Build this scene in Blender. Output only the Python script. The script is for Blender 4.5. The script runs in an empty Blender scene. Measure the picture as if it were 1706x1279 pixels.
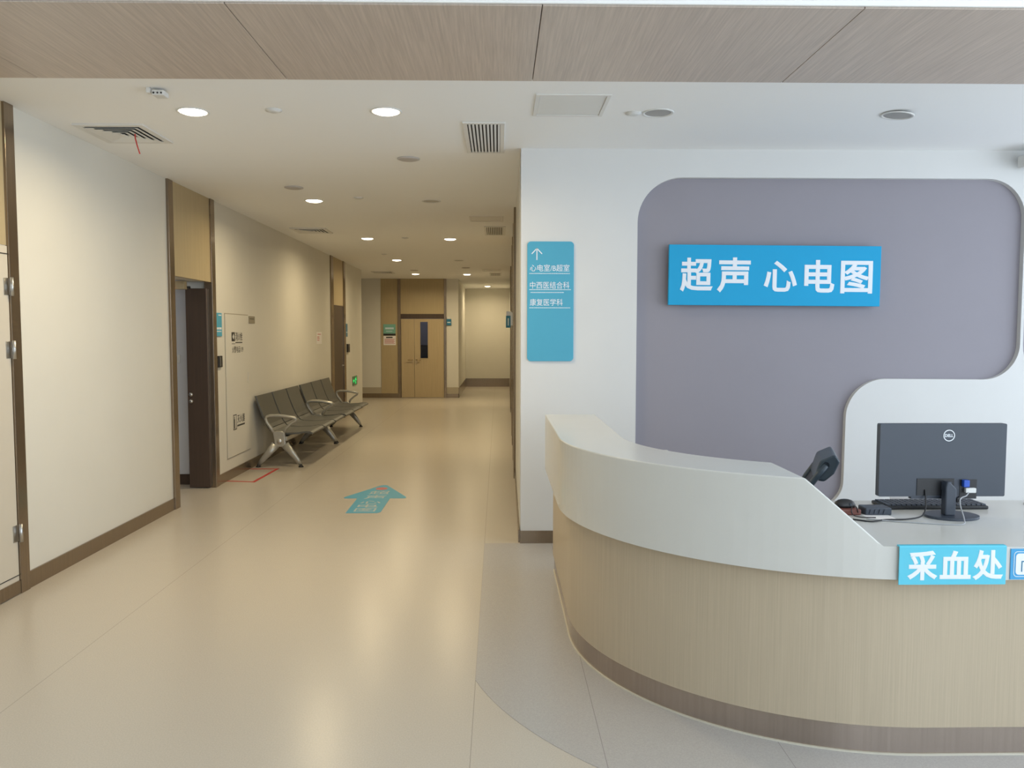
import bpy, bmesh, math, random
from mathutils import Vector, Matrix
from mathutils.geometry import tessellate_polygon

sc = bpy.context.scene
COL = sc.collection
random.seed(4)
PI = math.pi

# ------------------------------------------------------------------ camera, world, exposure
EYE = 1.58
FPX, PITCH, YAW, ROLL = 1335.9, 0.0619, 0.0170, 0.0009
cd = bpy.data.cameras.new('camera'); cam = bpy.data.objects.new('camera', cd); COL.objects.link(cam)
cd.sensor_fit = 'HORIZONTAL'; cd.sensor_width = 36.0; cd.lens = FPX / 1706 * 36.0
cd.clip_start = 0.05; cd.clip_end = 200
F = Vector((math.sin(YAW) * math.cos(PITCH), math.cos(YAW) * math.cos(PITCH), -math.sin(PITCH)))
R = Vector((math.cos(YAW), -math.sin(YAW), 0)); U = R.cross(F)
R2 = R * math.cos(ROLL) + U * math.sin(ROLL); U2 = U * math.cos(ROLL) - R * math.sin(ROLL)
cam.matrix_world = Matrix(((R2.x, U2.x, -F.x, 0), (R2.y, U2.y, -F.y, 0), (R2.z, U2.z, -F.z, EYE), (0, 0, 0, 1)))
sc.camera = cam

world = bpy.data.worlds.new('world'); sc.world = world; world.use_nodes = True
wb = world.node_tree.nodes['Background']
wb.inputs[0].default_value = (0.78, 0.89, 1.0, 1); wb.inputs[1].default_value = 3.5

def area(name, loc, rot, sx, sy, power, col, portal=False):
    l = bpy.data.lights.new(name, 'AREA'); l.shape = 'RECTANGLE'; l.size = sx; l.size_y = sy
    l.energy = power; l.color = col
    o = bpy.data.objects.new(name, l); COL.objects.link(o); o.location = loc; o.rotation_euler = rot
    if portal: l.cycles.is_portal = True
    return o
# daylight comes in through the glazed openings of the lobby (to the right and behind)
area('window_daylight_right', (5.56, -0.3, 2.19), (0, PI / 2, 0), 4.22, 7.3, 0, (1, 1, 1), True)
area('window_daylight_back', (3.0, -3.96, 2.25), (PI / 2, 0, 0), 5.0, 4.1, 0, (1, 1, 1), True)

sc.view_settings.view_transform = 'Standard'; sc.view_settings.look = 'None'
sc.view_settings.gamma = 1.0; sc.view_settings.use_curve_mapping = False
sc.view_settings.exposure = 0.0
LAMP_W = 18.0
LAMP_COL = (1.0, 0.81, 0.50)

area('window_daylight_desk', (5.56, 4.63, 1.49), (0, PI / 2, 0), 2.84, 2.5, 0, (1, 1, 1), True)
# ------------------------------------------------------------------ materials
MATS = {}
def srgb(r, g, b):
    f = lambda c: (c / 255 / 12.92) if c / 255 <= 0.04045 else ((c / 255 + 0.055) / 1.055) ** 2.4
    return (f(r), f(g), f(b), 1)
def mat(name, col, rough=0.5, metal=0.0, spec=0.5, var=0.0, scale=(8, 8, 8), bump=0.0, detail=3.0, emit=None, estr=0.0, coat=0.0):
    m = bpy.data.materials.new(name); m.use_nodes = True
    nt = m.node_tree; b = nt.nodes['Principled BSDF']
    b.inputs['Base Color'].default_value = col; b.inputs['Roughness'].default_value = rough
    b.inputs['Metallic'].default_value = metal; b.inputs['Specular IOR Level'].default_value = spec
    if coat: b.inputs['Coat Weight'].default_value = coat; b.inputs['Coat Roughness'].default_value = 0.1
    if emit: b.inputs['Emission Color'].default_value = emit; b.inputs['Emission Strength'].default_value = estr
    if var or bump:
        tc = nt.nodes.new('ShaderNodeTexCoord'); mp = nt.nodes.new('ShaderNodeMapping')
        geo = nt.nodes.new('ShaderNodeNewGeometry')
        mp.inputs['Scale'].default_value = scale
        nz = nt.nodes.new('ShaderNodeTexNoise'); nz.inputs['Scale'].default_value = 1.0; nz.inputs['Detail'].default_value = detail
        nz.inputs['Roughness'].default_value = 0.6
        nt.links.new(geo.outputs['Position'], mp.inputs['Vector']); nt.links.new(mp.outputs[0], nz.inputs['Vector'])
        if var:
            rp = nt.nodes.new('ShaderNodeValToRGB')
            rp.color_ramp.elements[0].position = 0.3; rp.color_ramp.elements[1].position = 0.7
            rp.color_ramp.elements[0].color = tuple(c * (1 - var) for c in col[:3]) + (1,)
            rp.color_ramp.elements[1].color = tuple(min(1, c * (1 + var)) for c in col[:3]) + (1,)
            nt.links.new(nz.outputs['Fac'], rp.inputs['Fac']); nt.links.new(rp.outputs[0], b.inputs['Base Color'])
        if bump:
            bp = nt.nodes.new('ShaderNodeBump'); bp.inputs['Strength'].default_value = bump; bp.inputs['Distance'].default_value = 0.01
            nt.links.new(nz.outputs['Fac'], bp.inputs['Height']); nt.links.new(bp.outputs[0], b.inputs['Normal'])
        nt.nodes.remove(tc)
    MATS[name] = m
    return m

def floor_mat(name, col, seams, rough=0.27):
    m = mat(name, col, rough, var=0.07, scale=(170, 170, 170), detail=2.0)
    nt = m.node_tree; b = nt.nodes['Principled BSDF']; L = nt.links
    src = b.inputs['Base Color'].links[0].from_socket
    geo = nt.nodes.new('ShaderNodeNewGeometry'); sep = nt.nodes.new('ShaderNodeSeparateXYZ'); L.new(geo.outputs['Position'], sep.inputs[0])
    for ax, v in seams:
        s = nt.nodes.new('ShaderNodeMath'); s.operation = 'SUBTRACT'; L.new(sep.outputs[ax], s.inputs[0]); s.inputs[1].default_value = v
        a = nt.nodes.new('ShaderNodeMath'); a.operation = 'ABSOLUTE'; L.new(s.outputs[0], a.inputs[0])
        t = nt.nodes.new('ShaderNodeMath'); t.operation = 'LESS_THAN'; L.new(a.outputs[0], t.inputs[0]); t.inputs[1].default_value = 0.0013
        mx = nt.nodes.new('ShaderNodeMixRGB'); L.new(t.outputs[0], mx.inputs[0]); L.new(src, mx.inputs[1])
        mx.inputs[2].default_value = tuple(c * 0.62 for c in col[:3]) + (1,)
        src = mx.outputs[0]
    L.new(src, b.inputs['Base Color'])
    # gentle waviness of the laid vinyl sheet
    mp = nt.nodes.new('ShaderNodeMapping'); mp.inputs['Scale'].default_value = (5, 5, 5)
    nz = nt.nodes.new('ShaderNodeTexNoise'); nz.inputs['Scale'].default_value = 1; nz.inputs['Detail'].default_value = 4
    L.new(geo.outputs['Position'], mp.inputs[0]); L.new(mp.outputs[0], nz.inputs['Vector'])
    bp = nt.nodes.new('ShaderNodeBump'); bp.inputs['Strength'].default_value = 0.10; bp.inputs['Distance'].default_value = 0.012
    L.new(nz.outputs['Fac'], bp.inputs['Height']); L.new(bp.outputs[0], b.inputs['Normal'])
    return m

M_WALL = mat('wall_paint', (0.70, 0.68, 0.615, 1), 0.7, spec=0.25, var=0.015, scale=(2, 2, 2))
M_WALLW = mat('white_wall_paint', (0.70, 0.70, 0.69, 1), 0.6, spec=0.3, var=0.012, scale=(2, 2, 2))
M_CEIL = mat('ceiling_paint', (0.90, 0.90, 0.89, 1), 0.8, spec=0.2)
M_GREY = mat('grey_wall_panel', srgb(150, 146, 154), 0.65, spec=0.3, var=0.015, scale=(2, 2, 2))
M_FLOOR = floor_mat('vinyl_floor_beige', (0.54, 0.49, 0.42, 1), [(0, -0.105), (0, -2.08)])
M_FLOORG = floor_mat('vinyl_floor_grey', (0.45, 0.43, 0.41, 1), [(0, 0.40), (0, 1.085)])
M_BRONZE = mat('brushed_bronze', (0.29, 0.23, 0.17, 1), 0.2, metal=0.85, var=0.1, scale=(90, 90, 1.5))
M_PLINTH = mat('brushed_bronze_plinth', (0.42, 0.35, 0.30, 1), 0.24, metal=0.85, var=0.08, scale=(60, 60, 1.5))
M_SKIRT = mat('beige_wall_guard', (0.42, 0.37, 0.28, 1), 0.5)
M_KHAKI = mat('khaki_laminate', (0.46, 0.37, 0.22, 1), 0.45, spec=0.35, var=0.06, scale=(70, 70, 2))
M_DOORW = mat('oak_door_laminate', (0.48, 0.38, 0.23, 1), 0.4, spec=0.4, var=0.07, scale=(60, 60, 1.6))
M_BROWN = mat('dark_brown_door', (0.075, 0.05, 0.036, 1), 0.4, spec=0.4, var=0.1, scale=(40, 40, 1.5))
M_SOFF = mat('greyed_oak_soffit', (0.54, 0.46, 0.40, 1), 0.45, spec=0.35, var=0.13, scale=(110, 3.0, 20), detail=5)
M_DESKW = mat('pale_oak_desk', (0.50, 0.415, 0.30, 1), 0.42, spec=0.4, var=0.065, scale=(210, 210, 2.5), detail=4)
M_STONE = mat('white_solid_surface', (0.64, 0.64, 0.61, 1), 0.22, spec=0.5, var=0.01, scale=(3, 3, 3))
M_CREAM = mat('cream_door_paint', (0.62, 0.57, 0.48, 1), 0.5)
M_ROOMW = mat('cool_white_room_paint', (0.62, 0.63, 0.66, 1), 0.7)
M_STEEL = mat('satin_steel', (0.55, 0.54, 0.52, 1), 0.3, metal=1.0)
M_BRASS = mat('champagne_metal', (0.55, 0.42, 0.25, 1), 0.3, metal=1.0)
M_SEAT = mat('charcoal_metal', (0.11, 0.112, 0.105, 1), 0.42, metal=0.35, var=0.12, scale=(220, 220, 220))
M_ALU = mat('cast_aluminium', (0.42, 0.41, 0.37, 1), 0.38, metal=0.6, var=0.04, scale=(20, 20, 20))
M_BLACK = mat('black_plastic', (0.012, 0.012, 0.014, 1), 0.4)
M_MON = mat('monitor_black', (0.035, 0.045, 0.065, 1), 0.42, spec=0.6)
M_NAVY = mat('slate_chair_plastic', (0.035, 0.055, 0.075, 1), 0.35)
M_BLUE = mat('sign_blue', (0.012, 0.36, 0.66, 1), 0.35, spec=0.15)
M_CYAN = mat('sign_cyan', (0.09, 0.39, 0.56, 1), 0.4, spec=0.15)
M_CYANL = mat('desk_sign_cyan', (0.10, 0.56, 0.74, 1), 0.12, spec=0.6)
M_BLUEL = mat('desk_sign_blue', (0.06, 0.36, 0.68, 1), 0.25)
M_TEAL = mat('plate_teal', (0.20, 0.46, 0.38, 1), 0.4)
M_DBLUE = mat('plate_deep_blue', (0.02, 0.17, 0.30, 1), 0.4)
M_WHITE = mat('white_lettering', (0.82, 0.85, 0.90, 1), 0.5)
M_PALE = mat('pale_blue_lettering', (0.62, 0.76, 0.84, 1), 0.5)
M_FADED = mat('worn_pale_lettering', (0.48, 0.53, 0.52, 1), 0.5)
M_WPL = mat('white_plastic', (0.70, 0.70, 0.68, 1), 0.4)
M_VENT = mat('vent_white', (0.74, 0.73, 0.70, 1), 0.45)
M_DARK = mat('duct_dark', (0.02, 0.02, 0.02, 1), 0.8)
M_GRDISC = mat('grey_perforated_disc', (0.50, 0.47, 0.45, 1), 0.6, var=0.15, scale=(300, 300, 300))
M_RED = mat('red_tape', (0.50, 0.04, 0.035, 1), 0.5)
M_PRED = mat('red_print', (0.55, 0.16, 0.16, 1), 0.6)
M_PAPER = mat('paper', (0.86, 0.83, 0.82, 1), 0.7)
M_INK = mat('black_print', (0.03, 0.028, 0.025, 1), 0.6)
M_PLATE = mat('grey_beige_plate', (0.30, 0.27, 0.20, 1), 0.5)
M_LEATH = mat('brown_leather', (0.16, 0.05, 0.035, 1), 0.5)
M_LENS = mat('lit_diffuser', (1, 1, 1, 1), 0.5, emit=(1.0, 0.90, 0.70, 1), estr=9.0)
M_OFF = mat('unlit_diffuser', (0.36, 0.35, 0.33, 1), 0.35)
M_REFL = mat('lamp_reflector', (0.6, 0.6, 0.58, 1), 0.25, metal=0.7)
M_EXIT = mat('exit_sign_green', (0.02, 0.5, 0.12, 1), 0.5, emit=(0.03, 0.9, 0.2, 1), estr=0.6)
M_EXITD = mat('exit_sign_dark', (0.10, 0.22, 0.12, 1), 0.5)
M_LED = mat('red_led', (0.8, 0.1, 0.05, 1), 0.5, emit=(1, 0.15, 0.08, 1), estr=6.0)
M_VGA = mat('blue_connector', (0.02, 0.09, 0.50, 1), 0.4)
M_CABLEG = mat('grey_cable', (0.38, 0.39, 0.41, 1), 0.4)
M_SEAL = mat('sealant', (0.62, 0.58, 0.48, 1), 0.5)
M_GLASS = mat('dark_door_glass', (0.02, 0.02, 0.03, 1), 0.06)
_b = M_GLASS.node_tree.nodes['Principled BSDF']; _b.inputs['Transmission Weight'].default_value = 0.0; _b.inputs['Alpha'].default_value = 0.35

# ------------------------------------------------------------------ mesh helpers (world coordinates)
class MB:
    def __init__(s): s.v = []; s.f = []; s.sm = []
    def add(s, vs, fs, smooth=False):
        n = len(s.v); s.v += [tuple(p) for p in vs]
        for f in fs: s.f.append(tuple(n + i for i in f)); s.sm.append(smooth)
        return s
    def box(s, x0, x1, y0, y1, z0, z1):
        vs = [(x, y, z) for z in (z0, z1) for y in (y0, y1) for x in (x0, x1)]
        return s.add(vs, [(0, 2, 3, 1), (4, 5, 7, 6), (0, 1, 5, 4), (2, 6, 7, 3), (0, 4, 6, 2), (1, 3, 7, 5)])
    def obox(s, c, ux, uy, uz):     # centre and three half vectors
        c, ux, uy, uz = map(Vector, (c, ux, uy, uz))
        vs = [c + ux * a + uy * b + uz * d for d in (-1, 1) for b in (-1, 1) for a in (-1, 1)]
        return s.add(vs, [(0, 2, 3, 1), (4, 5, 7, 6), (0, 1, 5, 4), (2, 6, 7, 3), (0, 4, 6, 2), (1, 3, 7, 5)])
    def poly(s, loops, fn, a, b):   # flat shape with holes, extruded from depth a to b; fn(u, v, w) -> point
        tris = tessellate_polygon([[Vector((u, v, 0)) for u, v in lp] for lp in loops])
        flat = [p for lp in loops for p in lp]; n = len(flat)
        vs = [fn(u, v, a) for u, v in flat] + [fn(u, v, b) for u, v in flat]
        fs = [tuple(t) for t in tris] + [tuple(i + n for i in reversed(t)) for t in tris]
        o = 0
        for lp in loops:
            k = len(lp)
            for i in range(k):
                j = (i + 1) % k; fs.append((o + i, o + j, o + j + n, o + i + n))
            o += k
        return s.add(vs, fs)
    def tube(s, path, r, seg=10, flat=1.0, flat_axis=None):
        path = [Vector(p) for p in path]; rs = r if isinstance(r, (list, tuple)) else [r] * len(path)
        rings = []; prev = None
        for i, p in enumerate(path):
            t = (path[min(i + 1, len(path) - 1)] - path[max(i - 1, 0)]).normalized()
            if prev is None:
                a = Vector((0, 1, 0)) if abs(t.y) < 0.9 else Vector((1, 0, 0))
                nrm = (a - t * a.dot(t)).normalized()
            else: nrm = (prev - t * prev.dot(t)).normalized()
            prev = nrm; bn = t.cross(nrm)
            rings.append([p + (nrm * math.cos(q) * flat + bn * math.sin(q)) * rs[i] for q in [2 * PI * k / seg for k in range(seg)]])
        vs = [q for rg in rings for q in rg]; fs = []
        for i in range(len(path) - 1):
            for k in range(seg):
                k2 = (k + 1) % seg; fs.append((i * seg + k, i * seg + k2, (i + 1) * seg + k2, (i + 1) * seg + k))
        s.add(vs, fs, True); n = len(s.v) - len(vs)
        s.f.append(tuple(n + k for k in reversed(range(seg)))); s.sm.append(False)
        s.f.append(tuple(n + (len(path) - 1) * seg + k for k in range(seg))); s.sm.append(False)
        return s
    def lathe(s, c, prof, seg=32, ax='z'):   # profile of (radius, height); closed where radius is 0
        vs = []; fs = []
        def pt(r, h, q):
            a, b = r * math.cos(q), r * math.sin(q)
            return {'z': (c[0] + a, c[1] + b, c[2] + h), 'y': (c[0] + a, c[1] + h, c[2] + b), 'x': (c[0] + h, c[1] + a, c[2] + b)}[ax]
        for r, h in prof: vs += [pt(r, h, 2 * PI * k / seg) for k in range(seg)]
        for i in range(len(prof) - 1):
            for k in range(seg):
                k2 = (k + 1) % seg; fs.append((i * seg + k, i * seg + k2, (i + 1) * seg + k2, (i + 1) * seg + k))
        return s.add(vs, fs, True)
    def build(s, name, m, parent=None, bevel=0.0, seg=2, clean=True):
        off = Vector((0, 0, 0)); p = parent
        while p: off += p.location; p = p.parent
        me = bpy.data.meshes.new(name); me.from_pydata([Vector(v) - off for v in s.v], [], s.f)
        me.polygons.foreach_set('use_smooth', s.sm)
        bm = bmesh.new(); bm.from_mesh(me)
        if clean: bmesh.ops.remove_doubles(bm, verts=bm.verts, dist=1e-6); bmesh.ops.dissolve_degenerate(bm, dist=1e-7, edges=bm.edges)
        bmesh.ops.recalc_face_normals(bm, faces=bm.faces); bm.to_mesh(me); bm.free()
        me.materials.append(m)
        o = bpy.data.objects.new(name, me); COL.objects.link(o)
        if parent: o.parent = parent
        if bevel:
            md = o.modifiers.new('bevel', 'BEVEL'); md.width = bevel; md.segments = seg; md.limit_method = 'ANGLE'; md.angle_limit = 0.7
            md.harden_normals = False
        return o

def tag(o, label, cat, group=None, kind=None):
    o['label'] = label; o['category'] = cat
    if group: o['group'] = group
    if kind: o['kind'] = kind
    return o
def thing(name, label, cat, loc, group=None):
    o = bpy.data.objects.new(name, None); COL.objects.link(o); o.location = loc; o.empty_display_size = 0.1
    return tag(o, label, cat, group)
def struct(o, label=None, cat=None):
    o['kind'] = 'structure'
    if label: o['label'] = label
    if cat: o['category'] = cat
    return o
def dup(root, loc, label, group=None):
    r = root.copy(); COL.objects.link(r); r.location = loc; r['label'] = label
    if group: r['group'] = group
    for ch in list(root.children):
        c = ch.copy(); COL.objects.link(c); c.parent = r
        for g in list(ch.children):
            d = g.copy(); COL.objects.link(d); d.parent = c
    return r

def rrect(u0, u1, v0, v1, r, n=10, corners=(1, 1, 1, 1)):   # bl, br, tr, tl
    out = []
    for (cu, cv, a0, on, pu, pv) in ((u0 + r, v0 + r, PI, corners[0], u0, v0), (u1 - r, v0 + r, 1.5 * PI, corners[1], u1, v0),
                                     (u1 - r, v1 - r, 0, corners[2], u1, v1), (u0 + r, v1 - r, 0.5 * PI, corners[3], u0, v1)):
        if on: out += [(cu + r * math.cos(a0 + PI / 2 * k / n), cv + r * math.sin(a0 + PI / 2 * k / n)) for k in range(n + 1)]
        else: out.append((pu, pv))
    return out
XZ = lambda u, v, w: (u, w, v)      # faces the camera (plane y = w)
YZ = lambda u, v, w: (w, u, v)      # side wall (plane x = w)
XY = lambda u, v, w: (u, v, w)      # floor or ceiling

_glyph = {}
def glyphs(body, weight=0.0):
    """Points (0..1, 0..1, 0 back .. 1 front) and faces of a word; weight rounds the strokes outwards for bold lettering."""
    if (body, weight) in _glyph: return _glyph[(body, weight)]
    cu = bpy.data.curves.new('lettering_source', 'FONT'); cu.body = body; cu.size = 1.0; cu.resolution_u = 3
    cu.extrude = 0.02
    if weight: cu.bevel_depth = weight; cu.bevel_resolution = 1
    o = bpy.data.objects.new('lettering_source', cu); COL.objects.link(o)
    bpy.context.view_layer.update()
    me = bpy.data.meshes.new_from_object(o.evaluated_get(bpy.context.evaluated_depsgraph_get()))
    vs = [tuple(v.co) for v in me.vertices]; fs = [tuple(p.vertices) for p in me.polygons]
    bpy.data.objects.remove(o); bpy.data.curves.remove(cu); bpy.data.meshes.remove(me)
    lo = [min(p[i] for p in vs) for i in range(3)]; hi = [max(p[i] for p in vs) for i in range(3)]
    _glyph[(body, weight)] = ([tuple((p[i] - lo[i]) / (hi[i] - lo[i]) for i in range(3)) for p in vs], fs)
    return _glyph[(body, weight)]
def write(mb, body, u0, u1, v0, v1, fn, w0, w1, weight=0.0):
    """Fits the word into a rectangle of the (u, v) plane; raised from depth w0 (buried) to w1 (front)."""
    vs, fs = glyphs(body, weight)
    return mb.add([fn(u0 + (u1 - u0) * x, v0 + (v1 - v0) * y, w0 + (w1 - w0) * z) for x, y, z in vs], fs)

# ------------------------------------------------------------------ the shell
H = 2.945; XL = -2.927; YW = 5.99; YE = 19.954; YF = 24.2
def xr(y): return 0.162 + 0.0098 * (y - 5.98)    # right wall of the corridor, slightly off parallel

struct(MB().box(-6.2, 5.8, -4.2, 25, -0.1, 0).build('floor', M_FLOOR))
arc = [(1.6 + 1.79 * math.cos(a), 4.125 + 1.79 * math.sin(a)) for a in [PI + 0.309 + (PI / 2 - 0.309) * k / 40 for k in range(41)]]
struct(MB().poly([[(-0.105, 5.985)] + arc + [(5.6, 2.335), (5.6, 5.985)]], XY, 0.0, 0.002).build('floor_grey', M_FLOORG),
       'grey vinyl inlay sweeping round the foot of the reception desk', 'floor')
# ceiling with the oak soffit strip let into it (y 3.40 to 4.385)
c = MB(); c.box(-6.2, 5.8, -4.2, 3.395, 4.5, 4.6); c.box(-6.2, 5.8, 3.385, 3.397, H - 0.006, 4.5); c.box(-6.2, 5.8, 4.39, 25, H, H + 0.1); c.box(-6.2, 5.8, 3.3, 4.5, H + 0.05, H + 0.1)
struct(c.build('ceiling', M_CEIL))
xs = [-2.925, -2.44, -1.125, 0.182, 1.525, 2.87, 4.2, 5.59]
for i in range(len(xs) - 1):
    struct(MB().box(xs[i] + 0.002, xs[i + 1] - 0.002, 3.40, 4.385, H - 0.012, H + 0.05).build('trim_%d' % (i + 1), M_SOFF, bevel=0.0015))

# left wall with the open doorway
w = MB()
w.box(XL - 0.25, XL, -4.2, 3.385, 0, 4.5); w.box(XL - 0.25, XL, 3.385, 7.25, 0, H); w.box(XL - 0.25, XL, 8.29, 17.27, 0, H); w.box(XL - 0.25, XL, 7.25, 8.29, 2.11, H)
w.box(-6.2, XL - 0.25, 17.02, 17.27, 0, H); w.box(-6.3, -6.2, 17.02, YE, 0, H)
struct(w.build('wall_left', M_WALL))
# the recess wall with the double door, return wall, far wall
w = MB(); w.box(-6.2, -2.415, YE, YE + 0.2, 0, H); w.box(-1.335, -0.99, YE, YE + 0.2, 0, H); w.box(-2.415, -1.335, YE, YE + 0.2, 2.08, H)
w.box(-1.15, -0.99, YE + 0.2, YF, 0, H)
struct(w.build('wall_end', M_WALL))
struct(MB().box(-1.15, 1.2, YF, YF + 0.2, 0, H).build('wall_far', M_WALL))
w = MB(); w.poly([[(xr(YW + 0.1), YW + 0.1), (xr(YF), YF), (1.2, YF), (1.2, YW + 0.1)]], XY, 0, H)
struct(w.build('wall_right', M_WALL))
# shell of the lobby: openings to the right and behind
w = MB(); w.box(5.6, 5.8, 5.9, 6.2, 0, H); w.box(5.6, 5.8, -4.2, -4.0, 0, 4.5); w.box(5.6, 5.8, -4.0, 5.9, 0, 0.07); w.box(5.6, 5.8, 3.38, 5.9, 2.91, H); w.box(5.6, 5.8, -4.0, 3.38, 4.3, 4.5)
struct(w.build('wall_lobby_right', M_WALLW))
w = MB(); w.box(-6.2, 0.5, -4.2, -4.0, 0, 4.5); w.box(5.5, 5.6, -4.2, -4.0, 0, 4.5); w.box(0.5, 5.5, -4.2, -4.0, 0, 0.2); w.box(0.5, 5.5, -4.2, -4.0, 4.3, 4.5)
struct(w.build('wall_back', M_WALLW))
f = MB()
for y in (-4.0, -2.18, -0.36, 1.46, 3.32): f.box(5.64, 5.70, y, y + 0.06, 0.07, 4.3)
for y in (4.6, 5.84): f.box(5.64, 5.70, y, y + 0.06, 0.07, 2.91)
f.box(5.64, 5.70, -4.0, 5.9, 2.2, 2.26)
struct(f.build('window_1', M_STEEL))
f = MB()
for x in (0.5, 2.15, 3.8, 5.44): f.box(x, x + 0.06, -4.12, -4.06, 0.2, 4.3)
f.box(0.5, 5.5, -4.12, -4.06, 2.2, 2.26)
struct(f.build('window_2', M_STEEL))

# reception wall: white board with two rounded cut-outs over a grey backing
def arcpts(cx, cz, r, a0, a1, n=14): return [(cx + r * math.cos(a0 + (a1 - a0) * k / n), cz + r * math.sin(a0 + (a1 - a0) * k / n)) for k in range(n + 1)]
gx0, gx1, gz0, gz1 = 1.032, 3.935, 0.27, 2.738
hole = ([(gx0, gz0)] + arcpts(2.62 - 0.2, gz0 + 0.2, 0.2, -PI / 2, 0) + arcpts(2.62 + 0.30, 1.242 - 0.29, 0.295, PI, PI / 2)
        + arcpts(gx1 - 0.27, 1.242 + 0.27, 0.27, -PI / 2, 0) + arcpts(gx1 - 0.29, gz1 - 0.29, 0.29, 0, PI / 2) + arcpts(gx0 + 0.33, gz1 - 0.33, 0.33, PI / 2, PI))
hole2 = rrect(3.957, 5.35, 1.22, 2.76, 0.28)
w = MB(); w.poly([[(0.167, 0), (5.6, 0), (5.6, H), (0.167, H)], hole, hole2], XZ, YW, YW + 0.045)
struct(w.build('wall_reception', M_WALLW))
struct(MB().box(0.17, 5.6, YW + 0.045, YW + 0.1, 0, H).build('wall_panel', M_GREY), 'grey backing of the cut-outs in the reception wall', 'wall')

# baseboards
b = MB()
for y0, y1 in ((-4.0, 3.86), (4.945, 7.195), (8.345, 14.07), (15.37, 17.27)): b.box(XL, XL + 0.012, y0, y1, 0, 0.105)
struct(b.build('baseboard_left', M_BRONZE))
b = MB(); b.box(0.163, 1.0, YW - 0.012, YW, 0.002, 0.097); b.box(1.0, 5.59, YW - 0.012, YW, 0.002, 0.097)
struct(b.build('baseboard_reception', M_BRONZE))
b = MB()
for y0, y1 in ((YW + 0.02, 8.70), (10.2, 11.3), (12.6, 16.2), (17.4, YF)): b.poly([[(xr(y0) - 0.012, y0), (xr(y0), y0), (xr(y1), y1), (xr(y1) - 0.012, y1)]], XY, 0, 0.10)
struct(b.build('baseboard_right', M_BRONZE))
b = MB(); b.box(-6, -2.905, YE - 0.014, YE, 0, 0.11); b.box(-2.905, -2.49, YE - 0.02, YE, 0, 0.11); b.box(-1.29, -0.976, YE - 0.014, YE, 0, 0.10)
b.box(-0.99, -0.976, YE - 0.014, YF, 0, 0.25); b.box(-0.976, xr(YF), YF - 0.014, YF, 0, 0.25)
struct(b.build('baseboard_end', M_BRONZE))
b = MB(); b.box(-6, -2.905, YE - 0.01, YE, 0.11, 0.262); b.box(-1.285, -0.98, YE - 0.01, YE, 0.10, 0.262)
struct(b.build('baseboard_upper', M_SKIRT))

# ------------------------------------------------------------------ doors
def door_root(n, label, loc):
    o = bpy.data.objects.new('door_%d' % n, None); COL.objects.link(o); o.location = loc
    o['kind'] = 'structure'; o['label'] = label; o['category'] = 'door'; return o
def left_door(n, label, p, leaf_mat, x_leaf, closed=True):
    """p = four y values: near post from p0 to p1, far post from p2 to p3."""
    d = door_root(n, label, (XL, (p[0] + p[3]) / 2, 0))
    for a, bb in ((p[0], p[1]), (p[2], p[3])): MB().box(XL - 0.06, XL + 0.022, a, bb, 0, H).build('post', M_BRONZE, d, bevel=0.002)
    MB().box(XL - 0.03, XL + 0.006, p[1], p[2], 2.105, H).build('transom_panel', M_KHAKI, d)
    if closed: MB().box(x_leaf - 0.04, x_leaf, p[1] + 0.004, p[2] - 0.004, 0.004, 2.10).build('leaf', leaf_mat, d, bevel=0.002)
    return d
d1 = left_door(1, 'cream door with three steel hinges in a bronze frame at the near end of the left wall', (3.86, 3.95, 4.852, 4.945), M_CREAM, XL + 0.012)
for z in (1.86, 1.485, 0.375):
    hg = MB(); hg.tube([(XL + 0.034, 4.848, z - 0.055), (XL + 0.034, 4.848, z + 0.055)], 0.010, 10); hg.tube([(XL + 0.034, 4.848, z - 0.002), (XL + 0.034, 4.848, z + 0.002)], 0.0115, 10)
    hg.box(XL + 0.012, XL + 0.016, 4.80, 4.85, z - 0.05, z + 0.05)
    hg.build('hinge', M_STEEL, d1)
k = MB(); k.box(XL + 0.012, XL + 0.020, 3.96, 4.846, 0.006, 0.085); k.build('kick_plate', M_BRONZE, d1)
g = MB(); g.box(XL + 0.0125, XL + 0.0145, 3.96, 4.846, 0.115, 0.120); g.box(XL + 0.0125, XL + 0.0145, 3.96, 4.846, 2.05, 2.056); g.build('groove', M_INK, d1)

d2 = left_door(2, 'open doorway with a dark brown narrow leaf swung into the side room', (7.195, 7.30, 8.24, 8.345), M_BROWN, XL, closed=False)
lf = MB().box(XL - 0.238, XL - 0.03, 8.20, 8.245, 0.01, 2.04).build('leaf', M_BROWN, d2, bevel=0.002)
for z in (0.965, 0.895): MB().lathe((XL - 0.205, 8.20, z), [(0, -0.014), (0.012, -0.012), (0.022, -0.003), (0.022, 0.002)], 18, 'y').build('lock_knob', M_STEEL, lf)
cb = MB().box(XL - 0.30, XL - 0.16, 7.98, 8.05, 2.02, 2.10).build('closer_box', M_KHAKI, d2, bevel=0.004)
MB().tube([(XL - 0.2, 8.045, 2.035), (XL - 0.2, 8.22, 2.055), (XL - 0.2, 8.22, 2.04)], 0.010, 8).build('closer_arm', M_BLACK, d2)
MB().lathe((XL - 0.26, 7.978, 2.03), [(0, -0.004), (0.007, -0.002), (0.007, 0.003)], 12, 'y').build('indicator_light', M_LED, d2)

d3 = left_door(3, 'dark brown door in a bronze frame beyond the waiting benches', (14.07, 14.27, 15.19, 15.37), M_BROWN, XL + 0.005)
MB().tube([(XL + 0.0, 15.05, 1.0), (XL + 0.03, 15.05, 1.0), (XL + 0.03, 14.93, 1.0)], 0.01, 8).build('lever_handle', M_STEEL, d3)

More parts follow.
